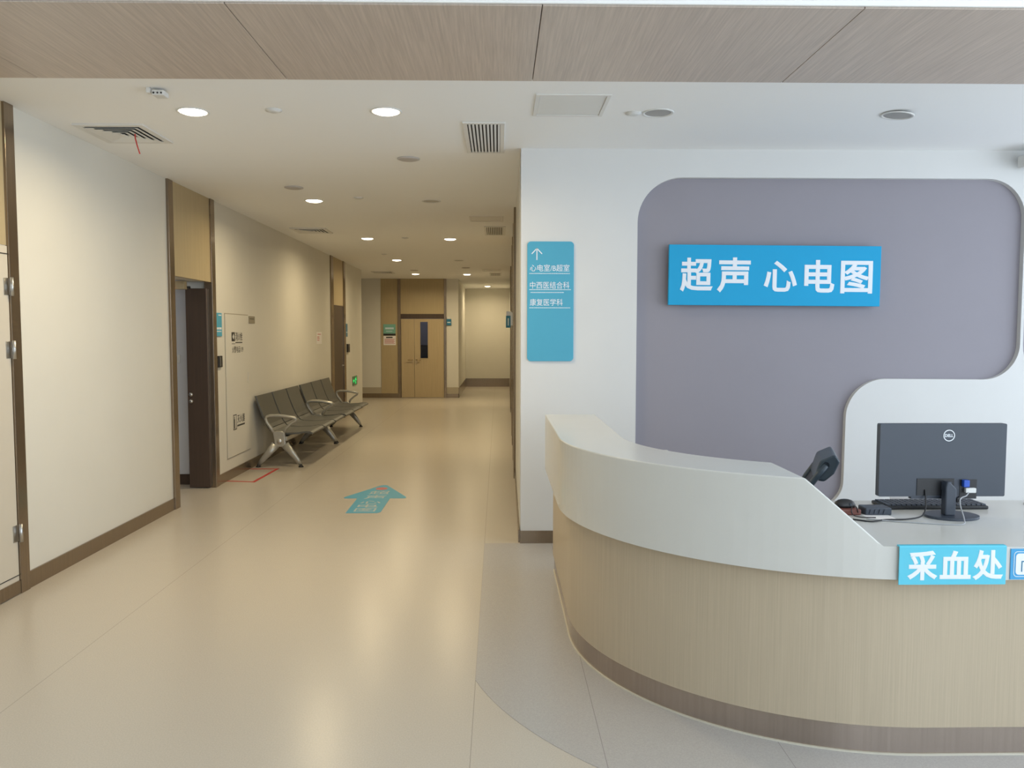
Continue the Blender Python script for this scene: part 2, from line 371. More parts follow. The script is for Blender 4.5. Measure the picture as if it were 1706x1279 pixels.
d4 = door_root(4, 'double oak door with a narrow glass slot at the end of the corridor', (-1.88, YE, 0))
for a, bb in ((-2.49, -2.415), (-1.345, -1.288)): MB().box(a, bb, YE - 0.03, YE + 0.1, 0, H).build('post', M_BRONZE, d4, bevel=0.002)
MB().box(-2.415, -1.345, YE - 0.018, YE + 0.1, 1.965, 2.08).build('head_rail', M_BROWN, d4)
MB().box(-2.415, -1.345, YE - 0.012, YE, 2.08, H).build('transom_panel', M_KHAKI, d4)
MB().box(-2.905, -2.49, YE - 0.012, YE, 0.11, H).build('side_panel', M_KHAKI, d4)
MB().box(-2.41, -2.087, YE - 0.005, YE + 0.04, 0.008, 1.96).build('leaf', M_DOORW, d4, bevel=0.003)
m = MB(); m.poly([[(-2.081, 0.008), (-1.352, 0.008), (-1.352, 1.96), (-2.081, 1.96)], [(-1.935, 0.985), (-1.935, 1.885), (-1.748, 1.885), (-1.748, 0.985)]], XZ, YE - 0.005, YE + 0.04)
lf = m.build('leaf', M_DOORW, d4)
m = MB(); m.poly([[(-1.95, 0.97), (-1.733, 0.97), (-1.733, 1.90), (-1.95, 1.90)], [(-1.935, 0.985), (-1.935, 1.885), (-1.748, 1.885), (-1.748, 0.985)]], XZ, YE - 0.012, YE - 0.005)
m.build('glazing_bead', M_DOORW, lf)
MB().box(-1.935, -1.748, YE + 0.012, YE + 0.018, 0.985, 1.885).build('pane', M_GLASS, lf)
for hx, s in ((-2.13, -1), (-2.035, 1)):
    hb = MB(); hb.box(hx - 0.02, hx + 0.02, YE - 0.013, YE - 0.005, 0.84, 1.0); hb.tube([(hx, YE - 0.01, 0.945), (hx, YE - 0.055, 0.945), (hx + s * 0.11, YE - 0.055, 0.94)], 0.010, 8)
    hb.build('lever_handle', M_BRASS, d4)

# doors along the right wall, seen edge-on
for n, ys in ((5, (8.72, 8.86, 9.98, 10.12)), (6, (11.36, 11.5, 12.4, 12.54)), (7, (16.2, 16.34, 17.2, 17.34))):
    d = door_root(n, {5: 'brown door seen edge-on on the right wall, nearest the reception wall', 6: 'brown door seen edge-on on the right wall, beside the hanging blue sign', 7: 'brown door seen edge-on on the right wall, farthest down the corridor'}[n], (xr(ys[0]), (ys[0] + ys[3]) / 2, 0))
    for a, bb in ((ys[0], ys[1]), (ys[2], ys[3])):
        MB().box(xr(a) - 0.022, xr(a) + 0.04, a, bb, 0, H).build('post', M_BRONZE, d, bevel=0.002)
    MB().box(xr(ys[1]) - 0.006, xr(ys[1]) + 0.03, ys[1], ys[2], 2.105, H).build('transom_panel', M_KHAKI, d)
    MB().box(xr(ys[1]) - 0.008, xr(ys[1]) + 0.03, ys[1] + 0.004, ys[2] - 0.004, 0.004, 2.10).build('leaf', M_BROWN, d)

# side room behind the open door, room behind the glass slot
w = MB(); w.box(-5.6, XL - 0.25, 8.42, 8.55, 0, 2.7); w.box(-5.7, -5.6, 5.9, 8.55, 0, 2.7); w.box(-5.6, XL - 0.25, 5.8, 5.9, 0, 2.7); w.box(-5.7, XL - 0.25, 5.8, 8.55, 2.7, 2.8)
struct(w.build('wall_side_room', M_ROOMW))
struct(MB().box(-5.6, XL - 0.25, 8.408, 8.42, 0, 0.11).build('baseboard_side_room', M_BROWN))
area('side_room_fill', (-4.2, 7.1, 2.66), (0, 0, 0), 0.6, 0.6, 6, (1.0, 0.95, 0.88))  # added fill light, out of view, to brighten the side room
w = MB(); w.box(-2.6, -1.16, 22.4, 22.5, 0, 2.8); w.box(-2.7, -2.6, YE + 0.2, 22.5, 0, 2.8); w.box(-2.7, -1.16, YE + 0.2, 22.5, 2.7, 2.8)
struct(w.build('wall_back_room', M_ROOMW))
area('back_room_fill', (-1.9, 21.6, 2.66), (0, 0, 0), 0.3, 0.3, 3, (0.8, 0.8, 1.0))  # added faint fill, no visible fitting, so the glass slot is not black
cab = thing('low_cabinet', 'dark cabinet seen through the glass slot of the double door', 'cabinet', (-1.9, 22.1, 0))
MB().box(-2.3, -1.4, 21.9, 22.36, 0, 1.25).build('body', M_MON, cab); MB().box(-2.32, -1.38, 21.88, 22.37, 1.25, 1.28).build('top', M_BLACK, cab)

# ------------------------------------------------------------------ ceiling fittings
def downlight(name, loc, lit, label, group):
    t = thing(name, label, 'ceiling light', (loc[0], loc[1], H), group)
    x, y = loc
    MB().lathe((x, y, H), [(0.098, 0.0), (0.098, -0.004), (0.092, -0.006), (0.082, -0.004), (0.080, 0.0)], 40).build('trim_ring', M_WPL, t)
    if lit:
        MB().lathe((x, y, H), [(0, -0.020), (0.03, -0.019), (0.06, -0.014), (0.080, -0.006), (0.084, -0.001)], 40).build('diffuser', M_LENS, t)
        l = bpy.data.lights.new('lamp', 'AREA'); l.shape = 'DISK'; l.size = 0.15; l.energy = LAMP_W; l.color = LAMP_COL; l.spread = math.radians(165)
        lo = bpy.data.objects.new('lamp', l); COL.objects.link(lo); lo.parent = t; lo.location = (0, 0, -0.022)
    else:
        MB().lathe((x, y, H), [(0, -0.002), (0.075, -0.002), (0.081, -0.001)], 40).build('diffuser', M_OFF, t)
    return t
lit = [((-1.877, 5.055), 'lit round downlight over the left aisle, nearest the oak soffit'),
       ((-0.69, 5.03), 'lit round downlight near the soffit, closer to the slotted grille'),
       ((-1.887, 8.35), 'lit round downlight second in the left row, behind the round speaker'),
       ((-1.872, 11.6), 'lit round downlight third in the left row'),
       ((-0.692, 11.64), 'lit round downlight in the right row, level with the second slotted grille'),
       ((-1.874, 14.94), 'lit round downlight fourth in the left row'),
       ((-1.881, 18.35), 'lit round downlight in front of the double door, left one of two'),
       ((-0.716, 18.45), 'lit round downlight before the corridor corner, right one of two'),
       ((-0.31, 23.0), 'lit round downlight deepest in the corridor, before the far wall')]
p0 = downlight('downlight', lit[0][0], True, lit[0][1], 'lit downlights along the corridor')
for (loc, lab) in lit[1:]:
    dup(p0, (loc[0], loc[1], H), lab)
u0 = downlight('unlit_downlight', (-0.69, 8.36), False, 'unlit grey downlight in the right row, beyond the grey speaker disc', 'unlit downlights')
dup(u0, (-0.735, 15.0, H), 'unlit grey downlight far down the right row of the corridor')
dup(u0, (0.985, 5.03, H), 'unlit downlight with white ring beside the ceiling hatch over the desk')
u3 = dup(u0, (2.467, 5.012, H - 0.012), 'unlit downlight hanging slightly crooked above the grey wall panel, right of the hatch')
u3.rotation_euler = (0.03, 0.10, 0)
def disc(name, loc, r, label, cat, group, m):
    t = tag(MB().lathe((0, 0, 0), [(0, -0.012), (r * 0.8, -0.012), (r, -0.006), (r, 0.0), (0, 0)], 36).build(name, m), label, cat, group)
    t.location = (loc[0], loc[1], H); return t
s0 = disc('ceiling_speaker', (-0.70, 6.355), 0.087, 'round grey ceiling speaker just beyond the first slotted grille', 'speaker', 'round ceiling speakers', M_GRDISC)
for loc, lab in (((-1.907, 7.61), 'round grey ceiling speaker before the second light of the left row'), ((-0.67, 16.6), 'round grey ceiling speaker far down the corridor by the right lights'), ((-1.80, 17.3), 'round grey ceiling speaker far down the corridor by the left lights')):
    o = s0.copy(); COL.objects.link(o); o.location = (loc[0], loc[1], H); o['label'] = lab
def detector(loc, r, label):
    t = thing('smoke_detector', label, 'smoke detector', (loc[0], loc[1], H), 'small ceiling detectors')
    MB().lathe((loc[0], loc[1], H), [(0, -0.006), (r, -0.006), (r, 0), (0, 0)], 28).build('base', M_WPL, t)
    MB().lathe((loc[0], loc[1], H), [(0, -0.016), (r * 0.5, -0.015), (r * 0.75, -0.010), (r * 0.8, -0.005)], 28).build('cap', M_WPL, t)
    return t
dt = detector((-1.372, 5.012), 0.05, 'small white detector between the two nearest lit downlights')
dup(dt, (-1.402, 8.157, H), 'small white detector level with the second light of the left row')
dup(dt, (0.835, 5.034, H), 'small white detector right beside the unlit downlight near the hatch')
dup(dt, (-1.323, 11.51, H), 'small detector between the third pair of corridor lights')
dup(dt, (-1.95, 13.83, H), 'small detector near the fourth light of the left row')

def diffuser(c, sx, sy, label):
    t = thing('air_diffuser', label, 'air vent', (c[0], c[1], H), 'square air diffusers')
    x, y = c; hx, hy = sx / 2, sy / 2
    MB().box(x - hx + 0.03, x + hx - 0.03, y - hy + 0.03, y + hy - 0.03, H - 0.0045, H).build('duct', M_DARK, t)
    rect = lambda a, b: [(x - a, y - b), (x + a, y - b), (x + a, y + b), (x - a, y + b)]
    MB().poly([rect(hx, hy), rect(hx - 0.045, hy - 0.045)], XY, H - 0.012, H).build('frame', M_VENT, t, bevel=0.002)
    for k in range(4):
        a, b2 = hx - 0.058 - 0.04 * k, hy - 0.058 - 0.04 * k
        ao = a - 0.033
        vs = [(x + sx_ * a, y + sy_ * b2, H - 0.017) for sx_, sy_ in ((-1, -1), (1, -1), (1, 1), (-1, 1))] + [(x + sx_ * ao, y + sy_ * (b2 - 0.033), H - 0.008) for sx_, sy_ in ((-1, -1), (1, -1), (1, 1), (-1, 1))]
        vs2 = [(p[0], p[1], p[2] + 0.003) for p in vs]
        m = MB(); m.add(vs + vs2, [(i, (i + 1) % 4, (i + 1) % 4 + 4, i + 4) for i in range(4)] + [(i + 8, i + 12, (i + 1) % 4 + 12, (i + 1) % 4 + 8) for i in range(4)] + [(i, i + 8, (i + 1) % 4 + 8, (i + 1) % 4) for i in range(4)])
        m.build('slat_ring', M_VENT, t)
    a = hx - 0.058 - 0.16; b2 = hy - 0.058 - 0.16
    if a > 0.004: MB().box(x - a, x + a, y - b2, y + b2, H - 0.020, H - 0.016).build('centre_plate', M_VENT, t)
    return t
df = diffuser((-2.545, 5.60), 0.46, 0.50, 'square air diffuser with a red ribbon near the left wall')
dup(df, (-2.46, 10.72, H), 'square air diffuser above the waiting benches')
dup(df, (-2.55, 17.9, H), 'square air diffuser far back before the recess of the corridor')
rb = MB()
pts = [(-2.45, 5.545, H - 0.018), (-2.447, 5.54, H - 0.05), (-2.433, 5.535, H - 0.10), (-2.415, 5.53, H - 0.155)]
for i in range(3):
    a, b2 = Vector(pts[i]), Vector(pts[i + 1]); wv = Vector((0.0035, 0.002, 0)); th = Vector((0, 0.0006, 0))
    rb.add([a - wv - th, a + wv - th, b2 + wv - th, b2 - wv - th, a - wv + th, a + wv + th, b2 + wv + th, b2 - wv + th], [(0, 1, 2, 3), (7, 6, 5, 4), (0, 4, 5, 1), (1, 5, 6, 2), (2, 6, 7, 3), (3, 7, 4, 0)])
tag(rb.build('ribbon', M_RED), 'thin red ribbon hanging from the air diffuser', 'ribbon')

def grille(c, sx, sy, label):
    t = thing('air_grille', label, 'air vent', (c[0], c[1], H), 'slotted air grilles')
    x, y = c; hx, hy = sx / 2, sy / 2
    MB().box(x - hx, x + hx, y - hy, y + hy, H - 0.003, H).build('duct', M_DARK, t)
    rect = lambda a, b: [(x - a, y - b), (x + a, y - b), (x + a, y + b), (x - a, y + b)]
    MB().poly([rect(hx + 0.03, hy + 0.03), rect(hx, hy)], XY, H - 0.010, H).build('frame', M_VENT, t, bevel=0.002)
    n = 9
    for k in range(n):
        xx = x - hx + sx * (k + 0.5) / n
        MB().obox((xx + 0.003, y, H - 0.009), (0.0068, 0, 0.0022), (0, hy, 0), (-0.0003, 0, 0.0008)).build('slat', M_VENT, t)
    return t
gr = grille((-0.095, 5.69), 0.215, 0.80, 'slotted air grille by the corner of the reception wall')
dup(gr, (-0.045, 10.7, H), 'slotted air grille in the middle of the corridor, behind a hatch')
dup(gr, (-0.06, 18.4, H), 'slotted air grille far down the corridor near the right wall')
def hatch(x0, x1, y0, y1, label):
    t = thing('ceiling_hatch', label, 'hatch', ((x0 + x1) / 2, (y0 + y1) / 2, H), 'ceiling access hatches')
    MB().poly([[(x0, y0), (x1, y0), (x1, y1), (x0, y1)], [(x0 + 0.022, y0 + 0.022), (x1 - 0.022, y0 + 0.022), (x1 - 0.022, y1 - 0.022), (x0 + 0.022, y1 - 0.022)]], XY, H - 0.007, H).build('frame', M_VENT, t, bevel=0.001)
    MB().box(x0 + 0.026, x1 - 0.026, y0 + 0.026, y1 - 0.026, H - 0.003, H).build('panel', M_VENT, t)
    return t
hatch(0.214, 0.646, 4.65, 5.10, 'square white ceiling hatch above the end of the reception desk')
hatch(-0.34, 0.06, 9.38, 9.82, 'square ceiling hatch in the corridor just before the second grille')
hatch(-0.35, 0.06, 17.0, 17.45, 'square ceiling hatch far down the corridor before the last grille')

# sensor camera beside the soffit, and the one at the reception wall
t = thing('ceiling_camera', 'white boxy camera with three dark ports under the ceiling by the soffit', 'camera', (-1.90, 4.62, H))
MB().box(-1.925, -1.858, 4.57, 4.65, H - 0.042, H - 0.012).build('body', M_WPL, t, bevel=0.006)
MB().box(-1.955, -1.932, 4.57, 4.61, H - 0.03, H).build('bracket', M_VENT, t, bevel=0.003)
MB().tube([(-1.94, 4.6, H - 0.022), (-1.91, 4.6, H - 0.022)], 0.006, 8).build('arm', M_VENT, t)
for x, r in ((-1.912, 0.0055), (-1.890, 0.005), (-1.870, 0.005)):
    MB().lathe((x, 4.57, H - 0.030), [(0, -0.003), (r, -0.002), (r, 0.004)], 14, 'y').build('lens', M_BLACK, t)
t = thing('wall_camera', 'white camera high on the wall above the second grey panel', 'camera', (3.93, 5.9, 2.86))
MB().box(3.82, 4.02, 5.74, 5.93, 2.80, 2.89).build('body', M_WPL, t, bevel=0.01)
MB().box(3.88, 3.96, 5.93, YW, 2.83, 2.88).build('bracket', M_WPL, t)
MB().lathe((3.92, 5.742, 2.842), [(0, -0.004), (0.02, -0.003), (0.025, 0.01)], 20, 'y').build('lens', M_BLACK, t)

# ------------------------------------------------------------------ signs
t = thing('department_sign', 'wide bright blue board with large white characters on the grey panel', 'sign', (2.053, 5.97, 2.016))
t.rotation_euler = (0, 0.0058, 0)
bd = MB().box(1.262, 2.843, 5.955, 5.985, 1.794, 2.239).build('board', M_BLUE, t, bevel=0.002)
MB().box(1.45, 2.65, 5.985, YW + 0.044, 1.85, 2.18).build('wall_bracket', M_STEEL, t)
lt = MB(); sx = (2.843 - 1.262) / 350.0; X = lambda px: 1.262 + (px - 1114.5) * sx; Zs = lambda py: 2.239 - (py - 409.5) * 0.00446
for ch, a, bb, c0, c1 in (('超', 1133, 1187, 431, 487), ('声', 1194, 1249, 430, 488), ('心', 1271, 1326, 435, 486), ('电', 1338, 1388, 433, 487), ('图', 1398, 1451, 434, 488)):
    write(lt, ch, X(a), X(bb), Zs(c1), Zs(c0), XZ, 5.956, 5.9525, 0.022)
lt.build('lettering', M_WHITE, t)

t = thing('directory_sign', 'tall light blue directory board with an arrow on the reception wall', 'sign', (0.387, 5.985, 1.82))
MB().poly([rrect(0.214, 0.559, 1.380, 2.265, 0.028)], XZ, YW - 0.012, YW).build('board', M_CYAN, t)
lt = MB(); zz = lambda py: 2.265 - (py - 402.5) * 0.00444; xx = lambda px: 0.214 + (px - 878.5) * 0.00444
for p in ([(894.5, 414), (894.5, 433)], [(886, 423), (894.5, 414)], [(903, 423), (894.5, 414)]):
    a, b2 = Vector((xx(p[0][0]), YW - 0.0125, zz(p[0][1]))), Vector((xx(p[1][0]), YW - 0.0125, zz(p[1][1])))
    dv = (b2 - a); n = Vector((-dv.z, 0, dv.x)).normalized() * 0.0036
    lt.obox((a + b2) / 2, dv / 2 * 1.03, n, (0, 0.001, 0))
lt.build('arrow', M_WHITE, t)
for s, a, bb, c0, c1 in (('心电室/B超室', 883, 949, 440.5, 452), ('中西医结合科', 883, 949, 469, 480.5), ('康复医学科', 883, 938, 497.5, 509)):
    lt = MB(); write(lt, s, xx(a), xx(bb), zz(c1), zz(c0), XZ, YW - 0.0115, YW - 0.0135, 0.0); lt.build('lettering', M_WHITE, t)
for py, a, bb in ((455.5, 882, 950), (482.3, 882, 952), (487, 884, 940), (512.5, 882, 951)):
    px = a; ln = MB()
    while px < bb:
        q = min(bb, px + random.uniform(1.2, 4.0)); ln.box(xx(px), xx(q) - 0.0012, YW - 0.013, YW - 0.0115, zz(py + 0.65), zz(py - 0.65)); px = q
    ln.build('small_print', M_PALE, t)

# small plates on the walls
def left_plate(name, y0, y1, z0, z1, m, label, cat, bars, barm, th=0.010):
    t = thing(name, label, cat, (XL, (y0 + y1) / 2, (z0 + z1) / 2))
    MB().box(XL, XL + th, y0, y1, z0, z1).build('board', m, t, bevel=0.001)
    if bars:
        l = MB()
        for (a, bb, c0, c1) in bars:
            l.box(XL + th - 0.001, XL + th + 0.001, y0 + (y1 - y0) * a, y0 + (y1 - y0) * bb, z0 + (z1 - z0) * c0, z0 + (z1 - z0) * c1)
        l.build('lettering', barm, t)
    return t
left_plate('room_sign', 8.357, 8.535, 1.557, 1.80, M_CYAN, 'small light blue room sign beside the open doorway', 'sign', [(0.1, 0.22, 0.29, 0.38), (0.27, 0.42, 0.29, 0.38), (0.47, 0.62, 0.29, 0.38), (0.67, 0.9, 0.29, 0.38), (0.1, 0.85, 0.19, 0.22), (0.45, 0.6, 0.88, 0.93), (0.65, 0.9, 0.88, 0.93)], M_WHITE)
left_plate('room_sign', 15.42, 15.60, 1.53, 1.78, M_DBLUE, 'small dark blue room sign beside the brown door beyond the benches', 'sign', [(0.15, 0.85, 0.3, 0.38)], M_PALE)
left_plate('notice', 12.98, 13.36, 1.42, 1.615, M_PAPER, 'white paper notice with red heading on the wall above the benches', 'notice', [(0.2, 0.8, 0.78, 0.84), (0.12, 0.5, 0.55, 0.62), (0.12, 0.55, 0.42, 0.48), (0.12, 0.5, 0.28, 0.34)], M_PRED, 0.002)
t = thing('card_reader', 'black door card reader on the wall beside the open doorway', 'card reader', (XL, 8.445, 1.29))
MB().box(XL, XL + 0.022, 8.39, 8.50, 1.232, 1.352).build('body', M_BLACK, t, bevel=0.004)
MB().box(XL + 0.021, XL + 0.024, 8.43, 8.445, 1.245, 1.34).build('light_strip', M_STEEL, t)
t = thing('card_reader', 'dark small reader beside the brown door beyond the benches', 'card reader', (XL, 15.62, 1.30))
MB().box(XL, XL + 0.03, 15.52, 15.72, 1.23, 1.39).build('body', M_BLACK, t, bevel=0.005)
MB().box(XL + 0.029, XL + 0.032, 15.55, 15.69, 1.33, 1.37).build('screen', M_MON, t)
t = thing('wall_plate', 'small greyish plate at the upper corner of the hydrant door', 'plate', (XL, 9.59, 1.75))
MB().box(XL, XL + 0.006, 9.475, 9.70, 1.705, 1.79).build('plate', M_PLATE, t, bevel=0.001)
MB().box(XL + 0.005, XL + 0.0075, 9.50, 9.66, 1.755, 1.762).build('lettering', M_INK, t)
t = thing('light_switch', 'white switch on the side room wall seen through the open doorway', 'switch', (-3.36, 8.42, 1.32))
MB().box(-3.40, -3.315, 8.41, 8.42, 1.28, 1.365).build('plate', M_WPL, t, bevel=0.003); MB().box(-3.372, -3.345, 8.406, 8.411, 1.30, 1.345).build('rocker', M_STEEL, t)

# fire hydrant cabinet
t = thing('hydrant_cabinet', 'flush cream fire hydrant door with black lettering on the left wall', 'cabinet', (XL, 9.05, 1.0))
y0, y1, z0, z1 = 8.64, 9.44, 0.228, 1.803
MB().box(XL, XL + 0.004, y0, y1, z0, z1).build('recess_frame', M_PLATE, t)
MB().box(XL + 0.002, XL + 0.009, y0 + 0.008, y1 - 0.008, z0 + 0.008, z1 - 0.008).build('door', M_WALL, t, bevel=0.001)
MB().box(XL + 0.009, XL + 0.016, y1 - 0.06, y1 - 0.03, 1.02, 1.14).build('pull', M_WALL, t, bevel=0.003)
lt = MB(); xa, xb = XL + 0.008, XL + 0.0100
write(lt, '消火栓', 8.965, 9.205, 1.505, 1.60, YZ, xa, xb, 0.01)
lt.box(xa, xb, 8.835, 8.945, 1.50, 1.60)
for k in range(6): lt.box(xa, xb, 8.965 + k * 0.04, 8.965 + k * 0.04 + 0.032, 1.478, 1.492)
lt.box(xa, xb, 8.84, 8.95, 1.470, 1.476)
lt.build('lettering', M_INK, t); lt = MB()
write(lt, '火警电话119', 8.845, 9.225, 1.372, 1.445, YZ, xa, xb, 0.004)
lt.build('lettering', M_INK, t); lt = MB()
write(lt, '灭火器', 8.975, 9.235, 0.585, 0.675, YZ, xa, xb, 0.01)
lt.poly([[(8.835, 0.52), (8.95, 0.52), (8.95, 0.69), (8.835, 0.69)], [(8.847, 0.53), (8.938, 0.53), (8.938, 0.68), (8.847, 0.68)]], YZ, xa, xb)
lt.box(xa, xb, 8.862, 8.893, 0.535, 0.64); lt.box(xa, xb, 8.87, 8.885, 0.64, 0.67)
for k in range(7): lt.box(xa, xb, 8.97 + k * 0.038, 8.97 + k * 0.038 + 0.032, 0.548, 0.566)
lt.build('lettering', M_INK, t)
wm = MB(); wm.poly([[(8.86, 1.55), (8.90, 1.585), (8.925, 1.55), (8.90, 1.52)]], YZ, xb - 0.0005, xb + 0.0008); wm.build('pictogram', M_WPL, t)

# emergency exit sign low on the wall end
t = thing('exit_sign', 'small glowing green exit sign low on the wall beyond the brown door', 'sign', (XL, 16.33, 0.64))
MB().box(XL, XL + 0.012, 16.10, 16.58, 0.55, 0.73).build('board', M_EXITD, t, bevel=0.001)
lt = MB(); x0_, x1_ = XL + 0.011, XL + 0.0135
lt.poly([[(16.44 + 0.025 * math.cos(a), 0.70 + 0.016 * math.sin(a)) for a in [2 * PI * k / 10 for k in range(10)]]], YZ, x0_, x1_)
for a, b2 in (((16.43, 0.685), (16.40, 0.63)), ((16.40, 0.63), (16.45, 0.57)), ((16.40, 0.63), (16.34, 0.58)), ((16.43, 0.675), (16.34, 0.66)), ((16.43, 0.675), (16.50, 0.64)), ((16.27, 0.64), (16.14, 0.64)), ((16.14, 0.64), (16.19, 0.67)), ((16.14, 0.64), (16.19, 0.61))):
    a3, b3 = Vector((x1_ - 0.001, a[0], a[1])), Vector((x1_ - 0.001, b2[0], b2[1])); dv = b3 - a3
    n = Vector((0, -dv.z, dv.y)).normalized() * 0.016
    lt.obox((a3 + b3) / 2, dv / 2, n, (0.0012, 0, 0))
lt.build('pictogram', M_EXIT, t)

# plates by the double door
t = thing('department_plate', 'teal plate on the khaki panel left of the double door', 'sign', (-2.695, YE - 0.02, 1.71))
MB().box(-2.845, -2.545, YE - 0.024, YE - 0.012, 1.595, 1.825).build('board', M_TEAL, t, bevel=0.001)
lt = MB(); lt.box(-2.80, -2.59, YE - 0.0255, YE - 0.023, 1.70, 1.745); lt.box(-2.78, -2.62, YE - 0.0255, YE - 0.023, 1.645, 1.66); lt.build('lettering', M_PALE, t)
MB().box(-2.845, -2.545, YE - 0.022, YE - 0.012, 1.545, 1.595).build('holder', M_INK, t)
t = thing('notice', 'white notice with red print below the teal plate', 'notice', (-2.69, YE - 0.02, 1.42))
MB().box(-2.845, -2.54, YE - 0.015, YE - 0.012, 1.31, 1.54).build('sheet', M_PAPER, t)
lt = MB(); lt.box(-2.78, -2.62, YE - 0.016, YE - 0.0145, 1.485, 1.515)
lt.build('heading', M_INK, t)
lt = MB()
for k in range(5): lt.box(-2.82, -2.56 - 0.03 * (k % 2), YE - 0.016, YE - 0.0145, 1.45 - k * 0.025, 1.462 - k * 0.025)
lt.build('print', M_PRED, t)
t = thing('number_sign', 'small blue hanging sign right of the double door', 'sign', (-1.225, YE - 0.02, 1.9))
MB().box(-1.282, -1.168, YE - 0.035, YE, 1.80, 1.955).build('board', M_DBLUE, t, bevel=0.004)
MB().box(-1.268, -1.182, YE - 0.03, YE, 1.955, 2.01).build('holder', M_WPL, t, bevel=0.004)
MB().box(-1.265, -1.185, YE - 0.037, YE - 0.034, 1.86, 1.885).build('lettering', M_PALE, t)
yb = 11.1
t = thing('hanging_sign', 'deep blue sign sticking out from the right wall of the corridor', 'sign', (xr(yb), yb, 1.75))
MB().box(0.104, 0.168, yb - 0.02, yb + 0.02, 1.67, 1.835).build('board', M_DBLUE, t, bevel=0.003)
MB().box(0.108, 0.178, yb - 0.015, yb + 0.015, 1.835, 1.895).build('holder', M_STEEL, t, bevel=0.003)
MB().box(0.168, xr(yb), yb - 0.006, yb + 0.006, 1.70, 1.88).build('bracket', M_STEEL, t)
MB().box(0.128, 0.144, yb - 0.0215, yb - 0.019, 1.70, 1.80).build('lettering', M_PALE, t)

# floor arrow and red tape
t = thing('floor_arrow', 'light blue arrow sticker with white characters on the corridor floor', 'sticker', (-1.2, 7.7, 0))
outl = [(-1.353, 7.03), (-1.36, 7.67), (-1.48, 7.67), (-1.497, 7.70), (-1.49, 7.74), (-1.225, 8.33), (-1.19, 8.35), (-1.16, 8.33), (-0.90, 7.74), (-0.893, 7.70), (-0.91, 7.67), (-1.045, 7.67), (-1.048, 7.07), (-1.075, 7.03)]
MB().poly([outl], XY, 0.0002, 0.0016).build('sticker', M_CYAN, t)
lt = MB(); zc = (0.0014, 0.0022)
write(lt, '超', -1.285, -1.085, 7.86, 8.03, XY, zc[0], zc[1], 0.0); write(lt, '声', -1.295, -1.095, 7.64, 7.81, XY, zc[0], zc[1], 0.0)
lt.build('lettering', M_FADED, t); lt = MB()
for k, ch in enumerate('心电图'): write(lt, ch, -1.295, -1.105, 7.42 - k * 0.165, 7.555 - k * 0.165, XY, zc[0], zc[1], 0.0)
lt.build('lettering', M_FADED, t)
MB().poly([[(-1.195 + 0.06 * math.cos(a), 8.15 + 0.07 * math.sin(a)) for a in [2 * PI * k / 20 for k in range(20)]]], XY, 0.0014, 0.0022).build('round_mark', M_PRED, t)
tp = MB()
P = [(-2.90, 8.60), (-2.62, 8.55), (-2.595, 9.38), (-2.89, 9.38)]
for i in range(3):
    a, b2 = Vector((*P[i], 0.0012)), Vector((*P[i + 1], 0.0012)); dv = b2 - a; n = Vector((-dv.y, dv.x, 0)).normalized() * 0.017
    tp.obox((a + b2) / 2, dv / 2 + dv.normalized() * 0.017, n, (0, 0, 0.0009 + 0.0001 * i))
tag(tp.build('floor_tape', M_RED), 'red tape outline on the floor below the hydrant door', 'tape')

